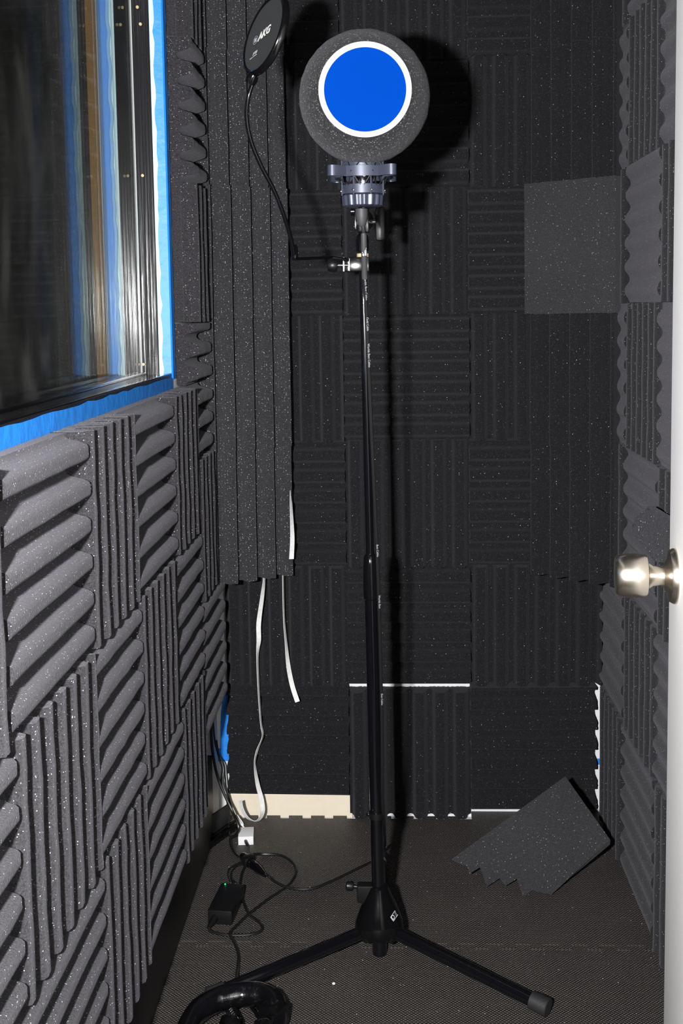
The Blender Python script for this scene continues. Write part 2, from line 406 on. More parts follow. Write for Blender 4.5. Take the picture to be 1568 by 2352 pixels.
RZ = [.038, .342, .644, .959, 1.265, 1.567, 1.870, 2.175]
def rw(v): return 'upright' if v else 'level'
# back wall: origin y = WB, x along +X
XB = [-.424, -.118, .187, .492]
Vb = {(0, 0): 0, (1, 0): 1, (2, 0): 0, (0, 1): 1, (1, 1): 0, (2, 1): 1, (0, 2): 0, (1, 2): 1, (2, 2): 0, (0, 3): 1, (1, 3): 0, (2, 3): 1,
      (0, 4): 0, (1, 4): 1, (2, 4): 0, (0, 5): 1, (1, 5): 0, (2, 5): 1, (0, 6): 0, (1, 6): 1, (2, 6): 0}
for (c, r), v in Vb.items():
    x0, x1 = XB[c], XB[c+1]
    if r >= 2:
        if c == 0: x0 = -.285
        if c == 2: x1 = .355
    z0, z1 = RZ[r], RZ[r+1]
    if c == 0 and r == 0: z0 += .014
    if c == 1 and r == 0: z0, z1 = z0-.034, z1-.014
    if c == 2 and r == 0: z0 -= .022; x0 += .001; x1 = .4965
    if c == 2 and r == 1: x1 = .508; z0 += .004
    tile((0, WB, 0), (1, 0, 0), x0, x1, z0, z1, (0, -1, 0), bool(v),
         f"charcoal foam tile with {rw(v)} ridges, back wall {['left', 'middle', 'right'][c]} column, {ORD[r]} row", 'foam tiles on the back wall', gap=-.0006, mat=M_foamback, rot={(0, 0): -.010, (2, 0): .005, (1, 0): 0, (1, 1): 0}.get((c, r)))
# diagonal corner panels
PL0, PL1 = Vector((-.436, -.190, 0)), Vector((-.243, -.056, 0))
PR0, PR1 = Vector((.312, -.056, 0)), Vector((.497, -.190, 0))
for nm, a, b_, side in (('left', PL0, PL1, 1), ('right', PR0, PR1, 2)):
    d = (b_-a); L_ = d.length; d.normalize(); n_ = Vector((d.y, -d.x, 0))
    back = a - n_*.052
    ztop = TOP
    bm = bmesh.new()
    p = [back, back + d*L_, back + d*L_ - n_*.006, back - n_*.006]
    if side == 1: p[0] = back + d*.012; p[3] = back - n_*.006 + d*.016
    else: p[1] = back + d*(L_-.012); p[2] = back + d*(L_-.016) - n_*.006
    lo = [bm.verts.new((q.x, q.y, .66)) for q in p]; hi = [bm.verts.new((q.x, q.y, TOP)) for q in p]
    bm.faces.new(lo); bm.faces.new(hi)
    for i in range(4): bm.faces.new((lo[i], lo[(i+1) % 4], hi[(i+1) % 4], hi[i]))
    struct(f'trim_{side}', bm, M_wood, f'dark board closing the {nm} back corner behind foam')
    for r in range(2, 7):
        fl = (side == 2 and r == 4)
        off = (0, .004, .0, -.004, .006, .0, -.003)[r]
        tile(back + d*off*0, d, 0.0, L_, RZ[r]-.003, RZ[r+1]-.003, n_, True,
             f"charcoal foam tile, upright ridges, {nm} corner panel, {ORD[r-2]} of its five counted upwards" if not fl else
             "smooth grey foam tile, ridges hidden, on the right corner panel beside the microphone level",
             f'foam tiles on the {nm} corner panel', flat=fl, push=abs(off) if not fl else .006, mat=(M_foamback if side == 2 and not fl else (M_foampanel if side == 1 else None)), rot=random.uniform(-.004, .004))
# left wall, under the window
YL = [-2.19, -1.895, -1.59, -1.262, -.985, -.667, -.397]
ZL = [.213, .517, .821, 1.121]
colw = ['sixth', 'fifth', 'fourth', 'third', 'second', 'first']
for c in range(6):
    for r in range(3):
        v = (c + r) % 2 == (1 if True else 0)
        # column 3 (second tile from the photo's left) : top upright, middle level, bottom upright
        tile((WL, 0, 0), (0, 1, 0), YL[c], YL[c+1], ZL[r], ZL[r+1], (1, 0, 0), v,
             f"foam tile, {rw(v)} ridges, {['bottom', 'middle', 'top'][r]} row under the window, {colw[c]} column from far corner", 'foam tiles under the window')
for nm, z0, z1, v in (('lowest', .352, .657, False), ('second lowest', .659, .966, True), ('third lowest', .968, 1.121, False)):
    tile((WL, 0, 0), (0, 1, 0), -.394, -.10 if z0 < .6 else -.215, z0, z1, (1, 0, 0), v, f"narrow foam tile with {rw(v)} ridges in the far left corner, {nm} of its stack", 'foam tiles in the far left corner')
for k, (z0, z1, v) in enumerate(((1.123, 1.255, False), (1.257, 1.548, True), (1.550, 1.842, False), (1.844, 2.148, True))):
    nm = ['just above sill height', 'second up', 'third up', 'topmost'][k]
    tile((WL, 0, 0), (0, 1, 0), -.368, -.215, z0, z1, (1, 0, 0), v, f"foam tile with {rw(v)} ridges between window tape and left corner panel, {nm}", 'foam tiles between window and corner')
# right wall
YR = [-1.17, -.865, -.56, -.255, -.13]
RR = [.006, .345, .650, .972, 1.284, 1.574, 1.878, 2.18]
for c in range(4):
    for r in range(7):
        v = (c + r) % 2 == 1
        y1 = YR[c+1]
        if c == 3 and r < 2: y1 = .022
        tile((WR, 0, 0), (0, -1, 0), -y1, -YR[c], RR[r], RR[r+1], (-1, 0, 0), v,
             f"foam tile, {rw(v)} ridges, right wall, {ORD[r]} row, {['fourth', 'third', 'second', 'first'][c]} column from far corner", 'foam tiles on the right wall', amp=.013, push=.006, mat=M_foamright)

# ------------------------------------------------------------------ interlocking mats
def teeth(x0, x1, y, dirn, n, depth=.0165):
    """zigzag of rounded puzzle teeth along x; dirn +1 means teeth start at y"""
    p = (x1-x0)/n; pts = []
    for i in range(n):
        a = x0 + i*p
        q = [(a, y), (a+p*.24, y), (a+p*.20, y+depth), (a+p*.80, y+depth), (a+p*.76, y)]
        pts += q
    pts.append((x1, y)); return pts
x0, x1 = WL+.002, WR-.002
n = 18
SY = -.575
front = teeth(x0, x1, SY, 1, n)
def poly_prism(pts, z0, z1, bev=0):
    bm = bmesh.new(); lo = [bm.verts.new((x, y, z0)) for x, y in pts]; hi = [bm.verts.new((x, y, z1)) for x, y in pts]
    bm.faces.new(lo[::-1]); bm.faces.new(hi)
    for i in range(len(pts)): bm.faces.new((lo[i], lo[(i+1) % len(pts)], hi[(i+1) % len(pts)], hi[i]))
    return bm
bk = teeth(x0, x1, .004, 1, n)
bk = [q for q in bk if q[0] < .175] + [(.19, .004), (.19, .0495), (x1, .0495)]
far = [(x, y+.0010) for x, y in front] + bk[::-1]
tag(finish('floor_mat', poly_prism(far, -.0125, .0016), M_mat, smooth=False), 'dark woven-texture foam floor mat with puzzle edge at the back wall', 'mat', 'interlocking floor mats')
near = [(x0, NEAR), (x1, NEAR)] + front[::-1]
tag(finish('floor_mat', poly_prism(near, -.0125, 0), M_mat, smooth=False), 'dark woven-texture foam floor mat under the headphones, nearest the doorway', 'mat', 'interlocking floor mats')

# ------------------------------------------------------------------ microphone stand
PX, PY = -.040, -.60
st = thing('microphone_stand', (PX, PY, .0), 'tall black tripod microphone stand standing in the middle of the booth', 'microphone stand')
def pp(z): return Vector((-.0365 - .0115*z, PY, z))
finish('pole', T([pp(.14), pp(.80)], .0125, 24), M_metalblk, st)
up_ = finish('upper_pole', T([pp(.80), pp(1.372)], .0078, 24), M_metalblk, st)
finish('height_clutch', LA([(0, .0128), (.002, .0145), (.012, .015), (.07, .0135), (.085, .012), (.088, .0095), (.09, .0082)], pp(.722), (-.0115, 0, 1), 28), M_gloss, st)
finish('top_sleeve', LA([(0, .008), (.001, .0118), (.022, .0125), (.030, .0105), (.033, .006), (.06, .0055)], pp(1.386), (-.0115, 0, 1), 24), M_gloss, st)
o = finish('thread_ring', LA([(0, .008), (.0005, .0112), (.0075, .0112), (.008, .008)], pp(1.375), (0, 0, 1), 24), M_brass, st); o['label'] = 'tan ring below the top joint'
# hub
h = Vector((PX+.003, PY, 0))
def hubf(a, z): return 1 + (.10*max(0, math.cos(3*(a)))) * max(0, min(1, (.135-z)/.06))
hub = finish('hub', LA([(.045, .030), (.050, .041), (.062, .047), (.078, .045), (.100, .037), (.120, .028), (.138, .0205), (.144, .0185), (.148, .0125)], h, (0, 0, 1), 42, fn=hubf), M_gloss, st)
finish('centre_tube', LA([(.003, .010), (.004, .0135), (.009, .0145), (.05, .0140)], h, (0, 0, 1), 24), M_metalblk, st)
bm = bmesh.new(); box(bm, (PX-.040, PY-.010, .112), (PX-.006, PY+.012, .148), .004)
lathe(bm, [(0, .004), (.008, .004), (.009, .008), (.012, .0095), (.022, .009), (.024, .006)], (PX-.038, PY, .142), (-1, 0, .1), 14); finish('locking_knob', bm, M_black, st)
nrm_ = Vector((.66, -.66, .36)).normalized(); tt = Vector((.707, .707, 0)); bb = nrm_.cross(tt)
if bb.z < 0: bb = -bb
rd = (tt*.90 + bb*.44).normalized(); ud = (bb*.90 - tt*.44).normalized()
c_ = h + Vector((.0285, -.0285, .096))
lettering('logo', 'D', c_+rd*-.001, rd, ud, .012, M_print, hub)
lettering('logo', '||', c_+rd*.0075, rd, ud, .010, M_grey_print, hub, shear=.3)
nrm_ = rd.cross(ud).normalized(); ud2 = nrm_.cross(rd)
mfr = Matrix((rd, ud2, nrm_)).transposed().to_4x4(); mfr.translation = c_
bm = bmesh.new()
box(bm, (-.006, .0046, 0), (.011, .0055, .0003), 0, mfr); box(bm, (-.006, -.0055, 0), (.011, -.0046, .0003), 0, mfr); box(bm, (-.006, -.0055, 0), (-.0051, .0055, .0003), 0, mfr)
finish('logo', bm, M_print, hub)
foots = [Vector((.268, -.795, .018)), Vector((-.350, -.775, .018)), Vector((-.038, -.24, .018))]
for f in foots:
    d = (f - Vector((h.x, h.y, .018))); d.z = 0; L_ = d.length; d.normalize()
    a = Vector((h.x, h.y, .060)) + d*.030; e = Vector((f.x, f.y, .020))
    bm = T([a, a.lerp(e, .93)], .0125, 20); lg = finish('leg', bm, M_metalblk, st)
    t_ = (e-a).normalized()
    finish('rubber_foot', T([a.lerp(e, .90), a.lerp(e, .905), a.lerp(e, 1.0), a.lerp(e, 1.005)], [.0135, .0165, .0175, .016], 20), M_rub, lg)
    bm = bmesh.new(); m = Matrix.Translation(a) @ d.to_track_quat('X', 'Z').to_matrix().to_4x4()
    box(bm, (-.022, -.020, -.016), (.012, .020, .018), .005, m)
    finish('leg_bracket', bm, M_black, st)
    bm = bmesh.new(); side = d.cross(Vector((0, 0, 1)))
    tube(bm, [a + side*.023, a - side*.023], .0035, 10); finish('rivet', bm, M_chrome, lg)
# boom joint and short boom pointing at the viewer
J = Vector((-.050, PY, 1.449))
MT = Vector((-.043, -.92, 1.440))          # underside of the shock mount
bm = bmesh.new(); box(bm, J+Vector((-.012, -.012, -.028)), J+Vector((.011, .012, .022)), .004); box(bm, J+Vector((-.017, -.008, -.022)), J+Vector((-.013, .008, .018)), .001)
lathe(bm, [(0, .008), (.006, .008), (.007, .005)], J+Vector((-.017, 0, .012)), (-1, 0, 0), 16)
finish('boom_joint', bm, M_gloss, st)
bm = bmesh.new(); tube(bm, [J+Vector((.008, 0, -.008)), J+Vector((.026, 0, -.008))], .0035, 12); finish('joint_screw', bm, M_chrome, st)
bm = bmesh.new(); box(bm, J+Vector((.022, -.012, -.044)), J+Vector((.040, .012, .020)), .0075); finish('wing_knob', bm, M_black, st)
bs = J+Vector((-.001, .10, .004)); be = MT+Vector((.000, .02, -.012))
finish('boom', T([bs, be], .0070, 20), M_metalblk, st)
finish('counterweight', T([bs+Vector((0, .045, 0)), bs+Vector((0, -.015, 0))], .018, 24), M_black, st)
finish('boom_thread', T([be, be+Vector((0, .0, .016))], [.009, .008], 18), M_metalblk, st)
cl = pp(.285)
bm = bmesh.new(); lathe(bm, [(0, .0126), (0, .0150), (.012, .0150), (.012, .0126)], cl, (0, 0, 1), 24, closed=True)
tube(bm, spline([cl+Vector((-.012, -.009, .006)), cl+Vector((-.019, -.012, .010)), cl+Vector((-.016, -.015, .015))], 4), .0022, 8)
tag(finish('cable_clip', bm, M_black), 'small black cable clip snapped round the lower stand pole', 'clip')

# ------------------------------------------------------------------ shock mount
sm = thing('shock_mount', MT, 'slate blue-grey spider shock mount holding the microphone under the foam ball', 'shock mount')
zb = MT.z
def ringprof(zz, hh, r0, r1): return [(zz, r0), (zz, r1), (zz+hh, r1), (zz+hh, r0)]
cx, cy_ = MT.x, MT.y
finish('threaded_collar', LA([(0, .0), (.0, .027), (.002, .031), (.017, .0325), (.019, .030), (.019, 0)], MT, (0, 0, 1), 96, fn=lambda a, z: 1+.045*math.sin(a*16)), M_blue_metal, sm)
finish('lower_ring', LA(ringprof(.0195, .014, .020, .0345), MT, (0, 0, 1), 48, closed=True), M_blue_metal, sm)
finish('lower_ring', LA(ringprof(.0195, .006, .010, .026), MT, (0, 0, 1), 48, closed=True), M_blue_metal, sm)
finish('upper_ring', LA(ringprof(.062, .011, .026, .0345), MT, (0, 0, 1), 48, closed=True), M_blue_metal, sm)
finish('upper_ring', LA(ringprof(.078, .005, .024, .0335), MT, (0, 0, 1), 48, closed=True), M_blue_metal, sm)
for k in range(8):
    a = 2*PI*(k+.5)/8
    p = Vector((cx+.0352*math.cos(a), cy_+.0352*math.sin(a), zb))
    finish('rod', T([p+Vector((0, 0, .017)), p+Vector((0, 0, .088))], .0013, 8), M_blue_metal, sm)
    bm = bmesh.new(); bmesh.ops.create_icosphere(bm, subdivisions=1, radius=.0022, matrix=Matrix.Translation(p+Vector((.002*math.cos(a), .002*math.sin(a), .024)))); finish('rod_screw', bm, M_chrome, sm)
# petal shaped suspension ring in four arcs joined by inward steps
bm = bmesh.new(); loop = []
for q in range(4):
    base = -PI/2 + q*PI/2
    for i in range(13):
        a = base + math.radians(-34 + 68*i/12); loop.append((.0440, a))
    for a_, r_ in ((36, .055), (38, .066), (41, .071), (45, .0725), (49, .071), (52, .066), (54, .055)): loop.append((r_, base+math.radians(a_)))
sec = [(-.0035, .0445), (0, .0445), (0, .0605), (-.0035, .0605)]
rg = [[bm.verts.new((cx+(r+dr)*math.cos(a), cy_+(r+dr)*math.sin(a), zb+z)) for dr, z in sec] for r, a in loop]
for i in range(len(rg)):
    A, C = rg[i], rg[(i+1) % len(rg)]
    for k in range(4): bm.faces.new((A[k], A[(k+1) % 4], C[(k+1) % 4], C[k]))
finish('suspension_ring', bm, M_blue_metal, sm, angle=50)
for k in range(8):
    a0 = 2*PI*(k+.5)/8; a1 = a0 + (PI/8)*(1 if k % 2 else -1); s_ = PI/4*(1)*round((a0)/(PI/2))
    for a2, z2 in ((a0+.35, .030), (a0-.35, .030), (a0+.35, .070), (a0-.35, .070)):
        p = Vector((cx+.044*math.cos(a0), cy_+.044*math.sin(a0), zb+.052)); q = Vector((cx+.033*math.cos(a2), cy_+.033*math.sin(a2), zb+z2))
        finish('elastic_cord', T([p, q], .0009, 6), M_cable, sm)
# ------------------------------------------------------------------ microphone
mic = thing('studio_microphone', MT+Vector((0, 0, .026)), 'chrome-based studio microphone inside the shock mount, its head buried in foam', 'microphone')
finish('connector_base', LA([(0, 0), (0, .0085), (.006, .010), (.018, .0095), (.020, .014), (.026, .016), (.028, 0)], MT+Vector((0, 0, .0265)), (0, 0, 1), 28), M_chrome, mic)
finish('body', LA([(0, 0), (0, .018), (.01, .021), (.09, .021), (.13, .020), (.14, .014), (.143, 0)], MT+Vector((0, 0, .0552)), (0, 0, 1), 28), M_metalblk, mic)

# ------------------------------------------------------------------ foam ball windscreen
SC = Vector((-.038, -.942, 1.606)); SRr = .1015
ax = Vector((.035, -1, -.035)).normalized()
ws = thing('foam_ball_windscreen', SC-Vector((0, 0, SRr)), 'round charcoal foam isolation ball with white ring and blue mesh front', 'windscreen')
prof = []
th0 = math.asin(.0655/SRr)
for i in range(33):
    th = PI - (PI-th0)*i/32; prof.append((math.cos(th)*SRr, math.sin(th)*SRr if i else 0))
prof += [(math.cos(th0)*SRr-.03, .062), (math.cos(th0)*SRr-.045, 0)]
bm = LA(prof, SC, ax, 64)
for v in bm.verts:
    d = v.co-SC
    if d.length > SRr*.9 and d.normalized().dot(ax) < .76:
        v.co += d.normalized()*random.uniform(-.0007, .0007)
finish('foam_ball', bm, M_ball, ws, angle=60)
fz = math.cos(th0)*SRr
rp = []
for i in range(16):
    a = 2*PI*i/16; rp.append((fz+.0010+.0042*math.sin(a), .0652+.0043*math.cos(a)))
rgo = finish('front_ring', LA(rp, SC, ax, 96, closed=True), M_white, ws); rgo['label'] = 'white front ring'
o = finish('mesh_screen', LA([(fz-.001, 0), (fz-.0012, .0615), (fz-.0024, .0615), (fz-.0024, 0)], SC, ax, 64), M_bluemesh, ws); o['label'] = 'blue mesh screen'
# small print following the ring, lower right
rr_ = Vector((1, .035, 0)).normalized(); uu_ = rr_.cross(-ax)*-1
uu_ = ax.cross(rr_)*-1 if ax.cross(rr_).z < 0 else ax.cross(rr_)
for k, chx in enumerate('OKaotica'):
    a = math.radians(-6 - 3.3*k - (2 if k else 0)); 
    pos = SC + ax*(fz+.0056) + (rr_*math.cos(a) + uu_*math.sin(a))*.0655
    tang = (rr_*math.sin(a) - uu_*math.cos(a)); inw = -(rr_*math.cos(a) + uu_*math.sin(a))*-1
    lettering('print', chx, pos, tang, inw, .0058, M_grey_print, rgo, extrude=.0001)

# ------------------------------------------------------------------ pop filter
pc = onY(610, 82, -.87)
pn = Vector((-.80, -.53, .28)).normalized(); pu = Vector((.33, 0, .94)); pu = (pu - pn*pu.dot(pn)).normalized(); pr_ = pu.cross(pn)
low = pc - pu*.0665
pf = thing('pop_filter', onY(800, 606, -.61), 'round black pop filter on a bent gooseneck clamped to the stand pole', 'pop filter')
rp = [(-.0055, .0600), (-.0065, .0635), (-.004, .0665), (.003, .0665), (.0055, .0650), (.0065, .062), (.0050, .0590), (.0035, .0590)]
finish('rim', LA([(z, r) for z, r in rp], pc, pn, 72, closed=True), M_gloss, pf)
disc = finish('mesh_disc', LA([(.0015, 0), (.0045, .0592), (-.004, .0592), (-.0045, 0)], pc, pn, 64), M_fabricdisc, pf)
td = (pr_*.92 + pu*.39).normalized(); tu = (pu*.92 - pr_*.39).normalized()
lettering('lettering', 'AKG', pc + pn*.0064 + pr_*.006 + pu*.001, td, tu, .0185, M_print, disc, shear=.25, offset=.0006)
bm = LA([(0, .0066), (0, .0075), (.0002, .0075), (.0002, .0066)], pc + pn*.0062 - td*.0265 + pr_*.004 + pu*.001, pn, 28, closed=True)
for s_ in (-1, 0, 1): tube(bm, [pc + pn*.0063 - td*.0265 + pr_*.004 + pu*.001 + td*s_*.0026 + tu*-.0035, pc + pn*.0063 - td*.0265 + pr_*.004 + pu*.001 + td*s_*.0026 + tu*.0035], .0005, 6)
finish('emblem', bm, M_grey_print, disc)
lettering('lettering', 'PF80', pc + pn*.0064 - pu*.031 - pr_*.006, td, tu, .0075, M_grey_print, disc, shear=.25)
lettering('lettering', 'Made in Germany', pc + pn*.0064 - pu*.037 - pr_*.008, td, tu, .0032, M_grey_print, disc)
jt = pc - pu*.070
finish('neck_joint', LA([(-.010, .004), (-.009, .0085), (-.002, .010), (.006, .0085), (.008, .004)], jt, pu*.8+pr_*.3, 20), M_gloss, pf)
gp = [(583, 182, -.865), (571, 220, -.862), (566, 265, -.855), (575, 320, -.845), (598, 378, -.83), (628, 435, -.81), (650, 490, -.79), (667, 545, -.765), (677, 592, -.745)]
gpts = spline([jt - pu*.006] + [onY(*g) for g in gp], 30)
bm = bmesh.new(); tube(bm, gpts, [.0037 + .0004*(1 if i % 2 else -1) for i in range(len(gpts))], 12); finish('gooseneck', bm, M_metalblk, pf, angle=80)
base = gpts[-1]
finish('neck_ferrule', T([base+Vector((-.001, 0, .022)), base+Vector((-.0005, 0, .018)), base], [.0042, .0060, .0062], 16), M_metalblk, pf)
q0 = base + Vector((0, 0, -.002)); q1 = onY(762, 591, -.635)
finish('bracket_bar', T([q0+Vector((-.006, 0, 0)), q0, q1, onY(800, 597, -.625)], [.0022, .0028, .0028, .0028], 8), M_metalblk, pf)
cc = pp(1.362)
bm = bmesh.new(); box(bm, (cc.x-.034, cc.y-.018, cc.z-.013), (cc.x+.012, cc.y-.0085, cc.z+.014), .002); box(bm, (cc.x-.034, cc.y+.0085, cc.z-.013), (cc.x+.012, cc.y+.014, cc.z+.014), .002)
finish('clamp_body', bm, M_gloss, pf)
bm = bmesh.new(); box(bm, (cc.x-.037, cc.y-.022, cc.z-.013), (cc.x-.034, cc.y+.012, cc.z+.014), .0006); box(bm, (cc.x-.028, cc.y-.0195, cc.z-.012), (cc.x-.024, cc.y-.017, cc.z+.012), .0006); finish('clamp_jaw', bm, M_chrome, pf)
finish('clamp_screw', T([(cc.x-.026, cc.y-.018, cc.z-.001), (cc.x-.050, cc.y-.019, cc.z-.001)], .0028, 12), M_chrome, pf)
finish('clamp_knob', LA([(0, .004), (.002, .011), (.007, .013), (.014, .0125), (.019, .010), (.021, 0)], (cc.x-.046, cc.y-.019, cc.z-.001), (-1, -.05, 0), 28), M_black, pf)

# ------------------------------------------------------------------ microphone cable
mcab = thing('microphone_cable', MT+Vector((0, -.02, -.04)), 'black microphone cable hanging from the shock mount past the stand to the floor', 'cable')
mx0 = MT + Vector((-.002, -.012, -.004))
finish('plug', T([mx0, mx0+Vector((0, 0, -.010)), mx0+Vector((.0, 0, -.023)), mx0+Vector((.0, 0, -.027))], [.0098, .0098, .0072, .004], 20), M_greycable, mcab)
cpath = [mx0+Vector((0, 0, -.022)), onY(835, 540, -.928), onY(837, 640, -.90), onY(843, 760, -.865), onY(851, 950, -.82), onY(860, 1150, -.775), onY(868, 1330, -.735), onY(873, 1500, -.70), onY(877, 1680, -.665), onY(878, 1830, -.625), onY(882, 1900, -.55),
         onZ(882, 1945, .06), onZ(860, 1975, .006), onZ(820, 1995, .005), onZ(770, 2020, .005), onZ(720, 2040, .005), onZ(680, 2042, .005), onZ(640, 2030, .005), onZ(612, 2008, .007)]
finish('cord', T(cpath, .0034, 10, 8), M_cable, mcab)
lb = spline(cpath[1:3], 6)
o = finish('print_sleeve', T([onY(834, 535, -.929), cpath[1], cpath[1].lerp(cpath[2], .5), cpath[2]], [.0038, .0048, .0048, .0046], 14), M_greycable, mcab); o['label'] = 'grey printed sleeve'
for k, (t_, body) in enumerate(((.35, '11210500'), (.42, 'CMP'))):
    p = cpath[1].lerp(cpath[2], t_) + Vector((.0022-.0038*k, -.0050, 0)); lettering('print', body, p, (0, 0, -1), (1, 0, 0), .0042, M_print, o, extrude=.0001)
cs = spline(cpath[2:10], 40)
cab = [c for c in mcab.children if c.name.startswith('cord')]
for frac, body in ((.04, 'Worlds Best Cables'), (.13, 'Gold Cable'), (.19, 'Worlds Best Cables'), (.52, 'Best Cables'), (.62, 'Worlds Best'), (.80, 'Best Cables')):
    i = int(frac*(len(cs)-2)); p = cs[i]; t_ = (cs[i+2]-cs[i]).normalized()
    lettering('print', body, p + Vector((.0012, -.0036, 0)), t_, (1, 0, 0), .0052, M_grey_print, mcab, extrude=.0001)

# ------------------------------------------------------------------ floor clutter
def fl(*p, z=.005): return [onZ(q[0], q[1], q[2] if len(q) > 2 else z) for q in p]
# plugs taped together
pb = thing('plug_connector', onZ(578, 1995, 0), 'bundle of black plugs joined together on the mat beside the white box', 'connector')
a, b_ = onZ(556, 1965, .012), onZ(600, 2003, .012)
finish('socket', T([a, a.lerp(b_, .1), a.lerp(b_, .45), a.lerp(b_, .5)], [.007, .011, .012, .010], 14), M_gloss, pb)
finish('plug', T([a.lerp(b_, .48), a.lerp(b_, .55), a.lerp(b_, .85), b_, b_.lerp(a, -.18)], [.009, .0115, .010, .0075, .005], 14), M_vinyl, pb)
bm = bmesh.new(); m = Matrix.Translation(a.lerp(b_, .35)) @ (b_-a).to_track_quat('X', 'Z').to_matrix().to_4x4()
box(bm, (-.010, -.0145, -.010), (.010, .0145, .013), .004, m); finish('collar', bm, M_black, pb)
# power adapter
ad = thing('power_adapter', onZ(520, 2075, 0), 'flat black power adapter brick with a tiny green light on the mat', 'power adapter')
p0, p1, p3 = onZ(476, 2090, .032), onZ(532, 2094, .032), onZ(508, 2027, .032)
ux = (p1-p0).normalized(); uy = Vector((-ux.y, ux.x, 0)); Lx = (p1-p0).length; Ly = (p3-p0).length
yy = (p3-p0); 
m = Matrix((ux, yy.normalized(), Vector((0, 0, 1)))).transposed().to_4x4(); m.translation = Vector((p0.x, p0.y, .0012))
finish('case', B((0, 0, 0), (Lx, Ly, .031), .003, m), M_black, ad)
ledp = onZ(517, 2031, .0325); me_ = plain('green_light', (.0, .3, .05), .4); 
b0 = me_.node_tree.nodes['Principled BSDF']; b0.inputs['Emission Color'].default_value = (.02, 1, .2, 1); b0.inputs['Emission Strength'].default_value = 1.2
bm = bmesh.new(); bmesh.ops.create_icosphere(bm, subdivisions=2, radius=.0019, matrix=Matrix.Translation(ledp)); o = finish('indicator_light', bm, me_, ad); o['label'] = 'small glowing green light'
finish('socket_plug', T([m @ Vector((.016, .001, .014)), m @ Vector((.012, -.014, .010)), m @ Vector((.009, -.026, .007))], [.0075, .0065, .004], 12), M_black, ad)
# cord between adapter and the plug bundle
def cord(name, label, pts, r=.0028, mat=M_cable, cat='cord', seg=8):
    o = finish(name, T(pts, r, seg, 8), mat); return tag(o, label, cat)
cord('looped_cord', 'black cord curling from the adapter brick round to the junction and back under it',
     [m @ Vector((.009, -.026, .007))] + fl((485, 2139), (510, 2146), (540, 2148), (575, 2146), (598, 2138), (602, 2128), (588, 2112), (572, 2100), (562, 2080), (556, 2060), (551, 2035), (556, 2005), (564, 1988)), r=.0031)
cord('adapter_output_cord', 'thin black pair of cords leaving the far end of the adapter brick',
     fl((541, 2030, .018), (533, 2020), (531, 2005), (540, 1992), (556, 1984), (572, 1974), (580, 1967, .012)), r=.0022)
cord('adapter_output_cord', 'thin black cord arching left of the adapter brick towards the plugs',
     fl((530, 2028, .018), (524, 2010), (526, 1997), (538, 1988), (556, 1979), (574, 1970), (585, 1964, .016)), r=.0022)
cord('headphone_cord', 'long black looping cord from the plugs, round to the headphone band',
     fl((575, 1962, .016), (600, 1962), (640, 1964), (668, 1978), (680, 2000), (668, 2026), (650, 2042), (620, 2062), (590, 2085), (565, 2105), (545, 2125), (528, 2143, .009), (538, 2165), (547, 2190), (547, 2215), (544, 2235, .012), (543, 2262, .030)), r=.0033)
# cords hanging in the corner, coming out from behind the foam
cord('corner_cord', 'thick black cord hanging down the far left corner to the plugs',
     [onY(484, 1668, -.10), onY(487, 1720, -.09), onY(497, 1775, -.085), onY(514, 1822, -.09), onY(533, 1862, -.10), onY(543, 1885, -.12)] + [onZ(548, 1905, .035), onZ(540, 1920, .012)] + fl((530, 1925), (532, 1945), (545, 1965), (562, 1970)), r=.0036)
cord('corner_cord', 'thinner black cord hanging in front of the blue tape in the corner',
     [onY(489, 1655, -.03), onY(493, 1700, -.03), onY(503, 1742, -.03), onY(510, 1765, -.03), onY(508, 1800, -.03), onY(520, 1835, -.04), onY(525, 1865, -.05)] + fl((524, 1895, .02), (527, 1920)), r=.0024)
cord('corner_cord', 'thin black cord curving over the white wall gap in the corner',
     [onY(497, 1700, -.02), onY(503, 1735, -.02), onY(514, 1755, -.02), onY(517, 1785, -.02), onY(520, 1810, -.025), onY(530, 1850, -.05), onY(540, 1880, -.09)], r=.0020)
# folded black rubber object under the foam in the corner
rb = thing('rubber_wedge', (-.42, -.15, 0), 'folded black rubber strip lying under the far left foam beside the cords', 'rubber strip')
c0, c1 = onZ(452, 1972, .003), onZ(548, 1902, .003)
d = (c1-c0); L_ = d.length; d.normalize(); nn = Vector((-d.y, d.x, 0))
mm_ = Matrix((d, nn, Vector((0, 0, 1)))).transposed().to_4x4(); mm_.translation = Vector((c0.x, c0.y, .0012))
bm = bmesh.new(); box(bm, (0, .0, 0), (L_, .007, .017), .002, mm_); box(bm, (0, .009, .0), (L_, .016, .022), .002, mm_); box(bm, (0, .005, 0), (L_, .012, .013), .001, mm_); finish('edge_rail', bm, M_gloss, rb)
bm = bmesh.new()
box(bm, (.0, .018, 0), (L_*.95, .024, .065), .002, mm_)
for k in range(4): box(bm, (.02+k*.018, .0165, .006), (.032+k*.018, .0185, .058), .001, mm_)
finish('ribbed_flap', bm, M_rub, rb)
# red bits at the foot of the left foam
for i, (px, py, lbl) in enumerate(((436, 1975, 'tiny dark red cap on the mat under the far left foam'), (336, 2278, 'tiny dark red scrap in the shadow under the nearer left foam'))):
    p = onZ(px, py, .0); bm = LA([(0.001, .003), (.002, .0050), (.012, .0042), (.016, .0025), (.0165, 0)], p, (0, 0, 1), 10); tag(finish('red_cap', bm, M_red), lbl, 'cap')
